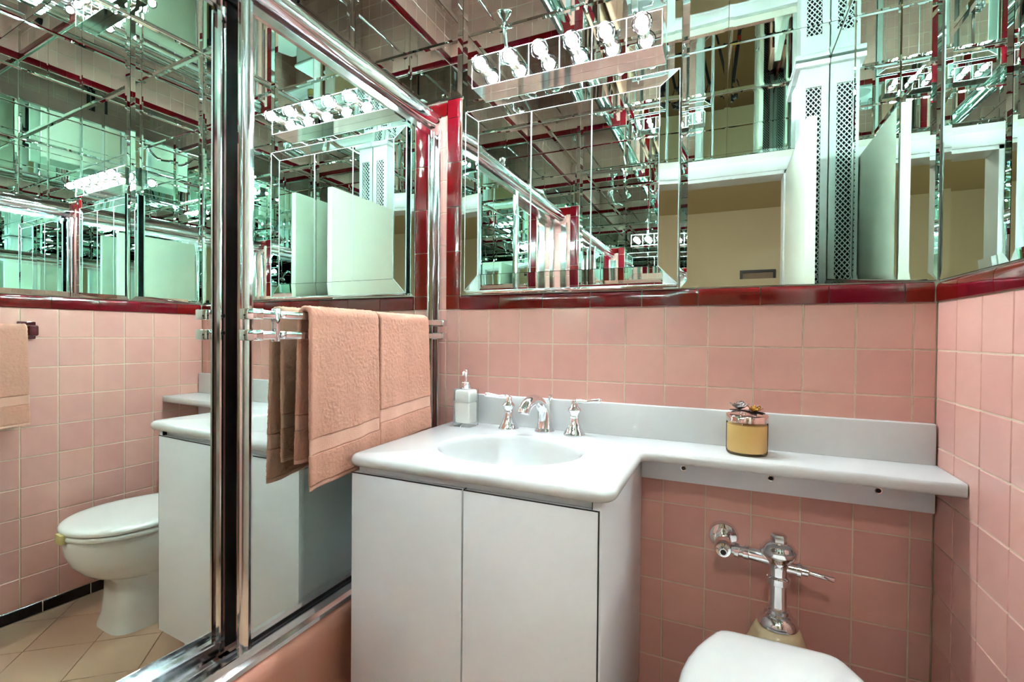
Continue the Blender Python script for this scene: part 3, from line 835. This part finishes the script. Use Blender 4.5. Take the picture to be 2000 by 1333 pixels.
pm = lathe('pump', [(0.0145, 0.118), (0.0150, 0.119), (0.0150, 0.136), (0.0142, 0.137), (0.0060, 0.1375), (0.0050, 0.142), (0.0045, 0.160), (0.0062, 0.163), (0.0070, 0.172), (0.0062, 0.178), (0.003, 0.180)], (0.073, -0.082, CT1), 'chrome', so, seg=24)
pts = smooth_path([(0.073, -0.082, CT1 + 0.169), (0.074, -0.092, CT1 + 0.172), (0.076, -0.104, CT1 + 0.168), (0.077, -0.109, CT1 + 0.161)], 4)
tube('nozzle', pts, interp([0.0055, 0.0045, 0.0038, 0.0034], len(pts)), 'chrome', pm, seg=12)

# ------------------------------------------------------------------ candle
cd = thing('jar_candle', 'amber wax candle in a glass jar with a metal flower lid', 'candle', (0.860, -0.082, CT1))
C0 = (0.860, -0.082, CT1)
jar = lathe('jar', [(0.043, 0.0006), (0.0455, 0.003), (0.0465, 0.010), (0.0465, 0.0865), (0.0455, 0.088)], C0, 'jar', cd, seg=48)
lathe('wax', [(0.0430, 0.007), (0.0445, 0.010), (0.0445, 0.072), (0.043, 0.073)], C0, 'wax', jar, seg=48)
lid = lathe('lid', [(0.0462, 0.0795), (0.0475, 0.080), (0.0475, 0.0945), (0.0465, 0.0960), (0.020, 0.0968), (0.001, 0.0970)], C0, 'copper', cd, seg=48)
def petal(name, base, direction, L, W, curl, mat, parent, lift=0.0):
    d = Vector(direction).normalized(); b = Vector(base)
    side = d.cross(Vector((0, 0, 1)))
    if side.length < 0.1: side = Vector((1, 0, 0))
    side.normalize(); nrm = side.cross(d).normalized()
    bm = bmesh.new(); rows = []
    for i in range(7):
        t = i / 6
        wv = W * math.sin(math.pi * min(1, 0.12 + t * 0.86)) ** 0.8
        c = b + d * L * t + nrm * (curl * t * t + lift * t)
        rows.append([bm.verts.new(c + side * wv * q + nrm * (0.25 * W * q * q)) for q in (-1, -0.5, 0, 0.5, 1)])
    for i in range(6):
        for k in range(4): bm.faces.new((rows[i][k], rows[i][k + 1], rows[i + 1][k + 1], rows[i + 1][k]))
    bmesh.ops.solidify(bm, geom=bm.faces[:], thickness=0.0009)
    return from_bm(name, bm, mat, parent, smooth='all')
zt = CT1 + 0.0965
def flower(c, size, mat, nm, tiltv, npet=5):
    for ring_i, (m, el, sc) in enumerate(((npet, 0.10, 1.0), (npet, 0.55, 0.74), (3, 1.4, 0.5))):
        for k in range(m):
            a = 2 * math.pi * (k + 0.5 * ring_i) / m
            d = Vector((math.cos(a), math.sin(a), el)) + Vector(tiltv)
            petal(nm, c, d, size * sc, size * 0.42 * sc, 0.004, mat, lid)
    lathe('flower_centre', [(0.001, -0.003), (0.004, -0.001), (0.004, 0.003), (0.001, 0.005)], (c[0], c[1], c[2] + 0.006), mat, lid, seg=12)
flower((0.843, -0.080, zt + 0.010), 0.027, 'silver', 'petal', (-0.1, -0.35, 0.3))
flower((0.876, -0.088, zt + 0.008), 0.021, 'gold', 'petal', (0.2, -0.5, 0.2))
for d, mt in (((-0.8, -0.6, 0.05), 'silver'), ((0.5, -0.9, -0.05), 'silver'), ((1, -0.1, 0.0), 'dark_metal'), ((-0.9, 0.5, 0.05), 'dark_metal'), ((0.3, 0.9, 0.05), 'silver'), ((0.85, -0.55, 0.0), 'dark_metal')):
    petal('leaf', (0.858, -0.084, zt + 0.006), d, 0.041, 0.0115, -0.003, mt, lid)
for bx_, by_ in ((0.853, -0.104), (0.846, -0.100), (0.880, -0.070)):
    lathe('berry', [(0.0008, -0.003), (0.0026, -0.0015), (0.0030, 0), (0.0026, 0.0015), (0.0008, 0.003)], (bx_, by_, zt + 0.004), 'silver', lid, seg=12)

# ------------------------------------------------------------------ medicine cabinet: three mirrored doors in a bevelled mirror surround
mc = thing('medicine_cabinet', 'mirrored three-door medicine cabinet with faceted rim below the light bar', 'medicine cabinet', (0.36, 0, 1.20))
OX0, OX1, OZ0, OZ1 = 0.028, 0.689, 1.200, 1.785
IX0, IX1, IZ0, IZ1 = 0.077, 0.6385, 1.2505, 1.745
YB, YO, YI = -0.0005, -0.0175, -0.0205
bm = bmesh.new()
def q4(pts, mi=0):
    f = bm.faces.new([bm.verts.new(p) for p in pts]); f.material_index = mi
from_bm_dummy = None
o4 = [(OX0, OZ0), (OX1, OZ0), (OX1, OZ1), (OX0, OZ1)]; i4 = [(IX0, IZ0), (IX1, IZ0), (IX1, IZ1), (IX0, IZ1)]
add_box(bm, OX0 + 0.001, OX1 - 0.001, YO + 0.004, YB, OZ0 + 0.001, OZ1 - 0.001)
from_bm('case', bm, 'mirror_dark', mc)
for k in range(4):
    a, b = o4[k], o4[(k + 1) % 4]; c, d = i4[(k + 1) % 4], i4[k]
    bm = bmesh.new()
    e = 0.0006
    top = [bm.verts.new((a[0], YO, a[1])), bm.verts.new((b[0], YO, b[1])), bm.verts.new((c[0], YI, c[1])), bm.verts.new((d[0], YI, d[1]))]
    bot = [bm.verts.new((v.co.x, YO + 0.0045, v.co.z)) for v in top]
    bm.faces.new(top).material_index = 0
    bm.faces.new(list(reversed(bot))).material_index = 1
    for j in range(4): bm.faces.new((top[j], top[(j + 1) % 4], bot[(j + 1) % 4], bot[j])).material_index = 1
    from_bm('surround_mirror', bm, ['mirror', 'glass_edge'], mc)
    # bright mitre and rim lines of polished glass
    p = Vector((a[0], YO - 0.0004, a[1])); q = Vector((d[0], YI - 0.0004, d[1]))
    tube('glass_edge', [p, q], 0.0008, 'glass_edge', mc, seg=6)
    p = Vector((a[0], YO - 0.0002, a[1])); q = Vector((b[0], YO - 0.0002, b[1]))
    tube('glass_edge', [p, q], 0.0008, 'glass_edge', mc, seg=6)
xs3 = [IX0, 0.2605, 0.4490, IX1]
for k in range(3):
    bm = bmesh.new()
    a, b = xs3[k] + 0.0010, xs3[k + 1] - 0.0010
    add_box(bm, a, b, YI - 0.002, YO + 0.0045, IZ0 + 0.001, IZ1 - 0.001)
    dd = from_bm('mirror_door', bm, 'mirror', mc)
    for xx in (a, b):
        tube('glass_edge', [(xx, YI - 0.0022, IZ0), (xx, YI - 0.0022, IZ1)], 0.0008, 'glass_edge', dd, seg=6)
    tube('glass_edge', [(a, YI - 0.0022, IZ1), (b, YI - 0.0022, IZ1)], 0.0008, 'glass_edge', dd, seg=6)
box('bottom_rail', OX0 + 0.006, OX1 - 0.002, -0.0205, -0.002, OZ0 - 0.008, OZ0, 'chrome', mc, bevel=0.002)

# ------------------------------------------------------------------ light bar
lf = thing('light_bar', 'mirrored vanity light bar with six clear globe bulbs above the cabinet', 'light fixture', (0.356, 0, 1.89))
FX0, FX1, FZ0, FZ1, FY = 0.067, 0.646, 1.840, 1.937, -0.050
bm = bmesh.new(); add_box(bm, FX0 + 0.001, FX1 - 0.001, FY + 0.004, -0.0005, FZ0 + 0.001, FZ1 - 0.001)
from_bm('housing', bm, 'chrome', lf)
w6 = (FX1 - FX0) / 6
for k in range(6):
    x0 = FX0 + w6 * k; x1 = x0 + w6
    bm = bmesh.new(); add_box(bm, x0 + 0.0007, x1 - 0.0007, FY, FY + 0.004, FZ0, FZ1)
    mp = from_bm('face_mirror', bm, 'mirror', lf)
    for xx in (x0 + 0.0007,) + ((x1 - 0.0007,) if k == 5 else ()):
        tube('glass_edge', [(xx, FY - 0.0002, FZ0), (xx, FY - 0.0002, FZ1)], 0.0008, 'glass_edge', mp, seg=6)
    for zz in (FZ0, FZ1):
        tube('glass_edge', [(x0, FY - 0.0002, zz), (x1, FY - 0.0002, zz)], 0.0008, 'glass_edge', mp, seg=6)
    xc = 0.119 + 0.0958 * k
    yc, zc0 = -0.093, 1.886
    lathe('socket', [(0.0135, 0.0), (0.0135, 0.010), (0.0115, 0.012), (0.0115, 0.018)], (xc, FY - 0.0002, zc0), 'brass', lf, seg=20, mtx=axis_mtx((0, -1, 0)))
    prof = [(0.0095, -0.027), (0.0105, -0.024)] + [(0.0265 * math.cos(math.radians(a)), 0.0265 * math.sin(math.radians(a))) for a in range(-58, 90, 8)] + [(0.0005, 0.0265)]
    bu = lathe('bulb', prof, (xc, yc, zc0), 'bulb_glass', lf, seg=28, mtx=axis_mtx((0, -1, 0)), smooth='all', caps=False)
    lathe('filament', [(0.0008, -0.0165)] + [(0.0165 * math.cos(math.radians(a)), 0.0165 * math.sin(math.radians(a))) for a in range(-72, 90, 18)] + [(0.0008, 0.0165)], (xc, yc - 0.002, zc0), 'core', bu, seg=14, smooth='all')

# ------------------------------------------------------------------ flush valve
VXc, VYc = 0.930, -0.105
fv = thing('flush_valve', 'chrome flush valve with side lever on the pink wall above the toilet', 'flush valve', (VXc, VYc, 0.36))
K_ = 0.90; KR = 0.97
sc_ = lambda pr: [(r * KR, z * K_) for r, z in pr]
Z0 = 0.3765
lathe('tailpiece', sc_([(0.044, 0.0), (0.044, 0.004), (0.040, 0.018), (0.033, 0.024), (0.031, 0.026), (0.031, 0.030), (0.026, 0.034), (0.026, 0.042), (0.021, 0.046), (0.020, 0.050), (0.020, 0.106), (0.023, 0.108), (0.0265, 0.110), (0.0265, 0.126), (0.024, 0.129), (0.021, 0.131)]), (VXc, VYc, Z0), 'chrome', fv, seg=32)
Z1 = Z0 + 0.131 * K_
bd = lathe('valve_body', sc_([(0.021, 0.0), (0.022, 0.018), (0.024, 0.030), (0.030, 0.042), (0.038, 0.052), (0.0415, 0.060), (0.0415, 0.068), (0.037, 0.071), (0.034, 0.078), (0.028, 0.083), (0.021, 0.086), (0.021, 0.088)]), (VXc, VYc, Z1), 'chrome', fv, seg=36)
lathe('cap_nut', [(0.0175, 0.0), (0.0175, 0.014), (0.0145, 0.018), (0.002, 0.019)], (VXc, VYc, Z1 + 0.087 * K_), 'chrome', bd, seg=6, smooth=20)
lathe('vent_cap', [(0.008, 0), (0.0085, 0.008), (0.006, 0.012), (0.002, 0.013)], (VXc, VYc - 0.022, Z1 + 0.036), 'chrome', bd, seg=18, mtx=axis_mtx((-0.1, -1, 0)))
SX, SY, SZ = 0.811, -0.085, 0.530
lathe('wall_flange', [(0.037, 0.0), (0.037, 0.004), (0.032, 0.012), (0.021, 0.015), (0.019, 0.015)], (SX, -0.002, SZ), 'chrome', fv, seg=36, mtx=axis_mtx((0, -1, 0)))
stp = lathe('stop_valve', [(0.018, 0.0), (0.018, 0.030), (0.020, 0.034), (0.020, 0.086), (0.017, 0.091), (0.011, 0.092), (0.009, 0.096), (0.009, 0.104), (0.0082, 0.105)], (SX, -0.016, SZ), 'chrome', fv, seg=30, mtx=axis_mtx((0, -1, 0)))
lathe('screw_hole', [(0.0066, 0.0), (0.0066, 0.0006)], (SX, -0.1212, SZ), 'hole', stp, seg=18, mtx=axis_mtx((0, -1, 0)))
d = (Vector((VXc, VYc, Z1 + 0.034)) - Vector((SX, SY, SZ)))
L_ = d.length
lathe('supply_arm', [(0.013, 0.012), (0.013, 0.026), (0.019, 0.027), (0.019, 0.036), (0.015, 0.038), (0.015, 0.046), (0.0175, 0.047), (0.0175, 0.058), (0.0155, 0.060), (0.0165, 0.080), (0.017, L_ - 0.016)], (SX, SY, SZ), 'chrome', fv, seg=26, mtx=axis_mtx(d))
hd_ = lathe('lever_hub', [(0.0135, 0.0), (0.0135, 0.024), (0.0165, 0.025), (0.0165, 0.033), (0.011, 0.035), (0.0112, 0.047), (0.008, 0.048), (0.005, 0.050)], (VXc + 0.012, VYc - 0.002, Z1 + 0.022), 'chrome', fv, seg=24, mtx=axis_mtx((1, -0.1, -0.02)))
tube('lever', [(VXc + 0.058, VYc - 0.007, Z1 + 0.021), (VXc + 0.078, VYc - 0.010, Z1 + 0.019), (VXc + 0.107, VYc - 0.013, Z1 + 0.016), (VXc + 0.109, VYc - 0.0132, Z1 + 0.0158)], [0.004, 0.0050, 0.0068, 0.005], 'chrome', hd_, seg=16)

# ------------------------------------------------------------------ toilet
TCX = 0.917
to = thing('toilet', 'white porcelain toilet with closed lid between the vanity and right wall', 'toilet', (TCX, -0.4, 0))
def egg(cy0, yb, yfr, w, sq_=2.2, n=48, x0=TCX):
    """egg outline from the back yb to the front yfr, widest w at cy0"""
    out = []
    for k in range(n):
        a = 2 * math.pi * k / n
        c, s = math.cos(a), math.sin(a)
        e = 2.0 / (sq_ if s > 0 else 2.0)
        x = w * (abs(c) ** e) * (1 if c >= 0 else -1)
        y = cy0 + (yb - cy0) * (abs(s) ** e) if s > 0 else cy0 - (cy0 - yfr) * abs(s)
        out.append((x0 + x, y))
    return out
bm = bmesh.new()
def er2(z, yb, yfr, w):
    out = []
    for k in range(48):
        a = 2 * math.pi * k / 48; c, s_ = math.cos(a), math.sin(a); e = 2 / 4.2
        out.append((TCX + w * abs(c) ** e * (1 if c >= 0 else -1), (yb + yfr) / 2 + (yb - yfr) / 2 * abs(s_) ** e * (1 if s_ >= 0 else -1), z))
    return out
def er(z, cy0, yb, yfr, w, sq_=2.4): return [(x, y, z) for x, y in egg(cy0, yb, yfr, w, sq_)]
loft(bm, [er2(0.0, -0.13, -0.530, 0.112), er2(0.010, -0.13, -0.528, 0.110), er2(0.05, -0.14, -0.516, 0.104), er2(0.11, -0.15, -0.510, 0.100), er2(0.165, -0.155, -0.508, 0.102),
          er(0.183, -0.35, -0.16, -0.522, 0.114, 3.2), er(0.200, -0.36, -0.16, -0.560, 0.136, 2.9), er(0.225, -0.37, -0.16, -0.592, 0.153, 2.6), er(0.26, -0.375, -0.155, -0.618, 0.165, 2.5), er(0.30, -0.38, -0.15, -0.634, 0.172, 2.5),
          er(0.335, -0.385, -0.15, -0.640, 0.175, 2.5), er(0.352, -0.385, -0.15, -0.640, 0.175, 2.5), er(0.358, -0.385, -0.155, -0.634, 0.169, 2.5)])
from_bm('bowl', bm, 'porcelain', to, smooth=45)
# rear horn that takes the flush pipe
bm = bmesh.new()
hr = [(0.0, 0.098), (0.10, 0.098), (0.2, 0.096), (0.275, 0.086), (0.318, 0.070), (0.345, 0.058), (0.362, 0.052), (0.372, 0.046), (0.3755, 0.036)]
loft(bm, [[(VXc - 0.010 * (1 - z / 0.38) + w * math.cos(2 * math.pi * k / 32), -0.105 + (w * 0.9 if w > 0.07 else w) * math.sin(2 * math.pi * k / 32) * (1.0 if w < 0.08 else 0.95), z) for k in range(32)] for z, w in hr])
from_bm('flush_horn', bm, 'porcelain_beige', to, smooth=60)
half = [(0.184 * math.sin(math.radians(t)), -0.45 - 0.198 * math.cos(math.radians(t))) for t in range(0, 90, 9)] + \
    [(0.184, -0.445), (0.181, -0.397), (0.172, -0.352), (0.157, -0.306), (0.137, -0.262), (0.121, -0.232), (0.112, -0.221), (0.102, -0.2155), (0.088, -0.2135), (0.05, -0.2130)]
lid_poly = [(TCX + x, y) for x, y in half] + [(TCX, -0.2130)] + [(TCX - x, y) for x, y in reversed(half[1:])]
def lr(z, d): return [(TCX + (x - TCX) * (1 - d / 0.18), -0.43 + (y + 0.43) * (1 - d / 0.21), z) for x, y in lid_poly]
bm = bmesh.new()
loft(bm, [lr(0.3595, 0.010), lr(0.3595, 0.004), lr(0.362, 0.0025), lr(0.369, 0.002), lr(0.3735, 0.004), lr(0.376, 0.009)])
from_bm('seat', bm, 'porcelain', to, smooth=45)
bm = bmesh.new()
loft(bm, [lr(0.3785, 0.006), lr(0.379, 0.002), lr(0.382, 0.0), lr(0.389, 0.0), lr(0.394, 0.003), lr(0.3975, 0.009), lr(0.3995, 0.020), lr(0.4005, 0.045)])
from_bm('lid', bm, 'porcelain', to, smooth=45)
box('bumper', TCX - 0.022, TCX + 0.022, -0.656, -0.640, 0.352, 0.384, 'bumper', to, bevel=0.003)
for sx in (-1, 1):
    lathe('bolt_cap', [(0.014, 0), (0.013, 0.008), (0.007, 0.016), (0.001, 0.018)], (TCX + sx * 0.092, -0.30, 0.004), 'porcelain', to, seg=16)

# ------------------------------------------------------------------ shower arm and rod inside the tub recess
sh = thing('overhead_shower', 'jointed chrome shower arm and head above the tub, seen in the mirrors', 'shower', (-0.45, YF, 1.98))
lathe('wall_flange', [(0.032, 0.0), (0.032, 0.004), (0.022, 0.012), (0.012, 0.014)], (-0.45, YF + 0.0015, 1.98), 'chrome', sh, seg=24, mtx=axis_mtx((0, 1, 0)))
ap = [(-0.45, YF + 0.01, 1.98), (-0.45, YF + 0.06, 1.985), (-0.44, YF + 0.12, 2.05), (-0.42, YF + 0.18, 2.08), (-0.40, YF + 0.24, 2.06), (-0.36, YF + 0.33, 2.06), (-0.34, YF + 0.40, 2.00), (-0.33, YF + 0.43, 1.96)]
tube('arm', smooth_path(ap, 5), 0.010, 'chrome', sh, seg=14)
for q in (2, 4, 5):
    lathe('joint', [(0.003, -0.018), (0.015, -0.012), (0.017, 0), (0.015, 0.012), (0.003, 0.018)], ap[q], 'chrome', sh, seg=18)
lathe('spray_head', [(0.010, 0.0), (0.016, 0.012), (0.034, 0.034), (0.042, 0.046), (0.042, 0.054), (0.036, 0.057)], ap[-1], 'chrome', sh, seg=28, mtx=axis_mtx((0.15, 0.35, -0.9)))
rod = thing('shower_rod', 'thin metal rod with dark end caps high across the tub recess', 'rod', (-0.55, -0.75, 1.70))
tube('pole', [(-0.55, YF + 0.02, 1.70), (-0.55, -0.02, 1.70)], 0.0095, 'alu', rod, seg=14)
for yy, s in ((YF + 0.001, 1), (-0.001, -1)):
    lathe('end_cap', [(0.022, 0.0), (0.020, 0.012), (0.012, 0.035)], (-0.55, yy, 1.70), 'camera_black', rod, seg=18, mtx=axis_mtx((0, s, 0)))

# ------------------------------------------------------------------ the camera on its tripod (reflected in ceiling and front mirror)
back = -fw2; back.z = 0; back.normalize(); sd = Vector((back.y, -back.x, 0))
cm = thing('camera_tripod', 'black camera on a tripod in the doorway, reflected in the mirrors', 'tripod', tuple(CAM + back * 0.11 - Vector((0, 0, CAM.z))))
def obox(name, c, hx, hy, hz, mat, parent, bevel=0.004):
    """box oriented with the camera: hx along its side, hy along the viewing axis"""
    bm = bmesh.new(); add_box(bm, -hx, hx, -hy, hy, -hz, hz, bevel)
    R = Matrix((sd, -back, Vector((0, 0, 1)))).transposed()
    for v in bm.verts: v.co = R @ v.co + Vector(c)
    return from_bm(name, bm, mat, parent, smooth=35)
bc = CAM + back * 0.115
body = obox('body', bc, 0.066, 0.022, 0.046, 'camera_black', cm)
obox('viewfinder', bc + Vector((0, 0, 0.055)), 0.024, 0.022, 0.014, 'camera_black', body)
obox('grip', bc - sd * 0.058 - back * 0.02, 0.012, 0.014, 0.042, 'camera_black', body)
lathe('lens', [(0.036, 0.0), (0.036, 0.05), (0.040, 0.055), (0.040, 0.088), (0.034, 0.089), (0.033, 0.080)], bc - back * 0.018, 'camera_black', cm, seg=32, mtx=axis_mtx(-back), caps=False)
lathe('front_element', [(0.033, 0.0), (0.022, 0.006), (0.001, 0.009)], bc - back * 0.072, 'lens', cm, seg=32, mtx=axis_mtx(-back))
obox('ball_head', bc + Vector((0, 0, -0.075)), 0.026, 0.026, 0.028, 'camera_black', cm, bevel=0.010)
base = bc + Vector((0, 0, -0.10)); base = Vector((base.x, base.y, CAM.z - 0.10))
lathe('centre_column', [(0.014, -0.42), (0.014, 0.0)], base, 'camera_black', cm, seg=16)
lathe('spider', [(0.02, -0.09), (0.042, -0.08), (0.042, -0.05), (0.02, -0.04)], base, 'camera_black', cm, seg=18)
for k in range(3):
    a = math.radians(30 + 120 * k) + YAW
    d = Vector((math.cos(a), math.sin(a), 0))
    top = base + d * 0.04 + Vector((0, 0, -0.065))
    foot = Vector((base.x, base.y, 0.004)) + d * 0.23
    lg = tube('leg', [top, top.lerp(foot, 0.45), top.lerp(foot, 0.46), foot], [0.015, 0.015, 0.0115, 0.0105], 'camera_black', cm, seg=12)
    p = top.lerp(foot, 0.44)
    tube('leg_clamp', [top.lerp(foot, 0.425), top.lerp(foot, 0.475)], 0.0185, 'camera_red', lg, seg=12)
for s in (-1, 1):
    q = bc + sd * 0.066 * s + Vector((0, 0, 0.02))
    tube('strap', smooth_path([q, q + sd * 0.02 * s + Vector((0, 0, -0.05)), q + sd * 0.012 * s + Vector((0, 0, -0.13)), q - sd * 0.01 * s + Vector((0, 0, -0.19))], 4), 0.006, 'camera_black', cm, seg=8, flat=0.25)
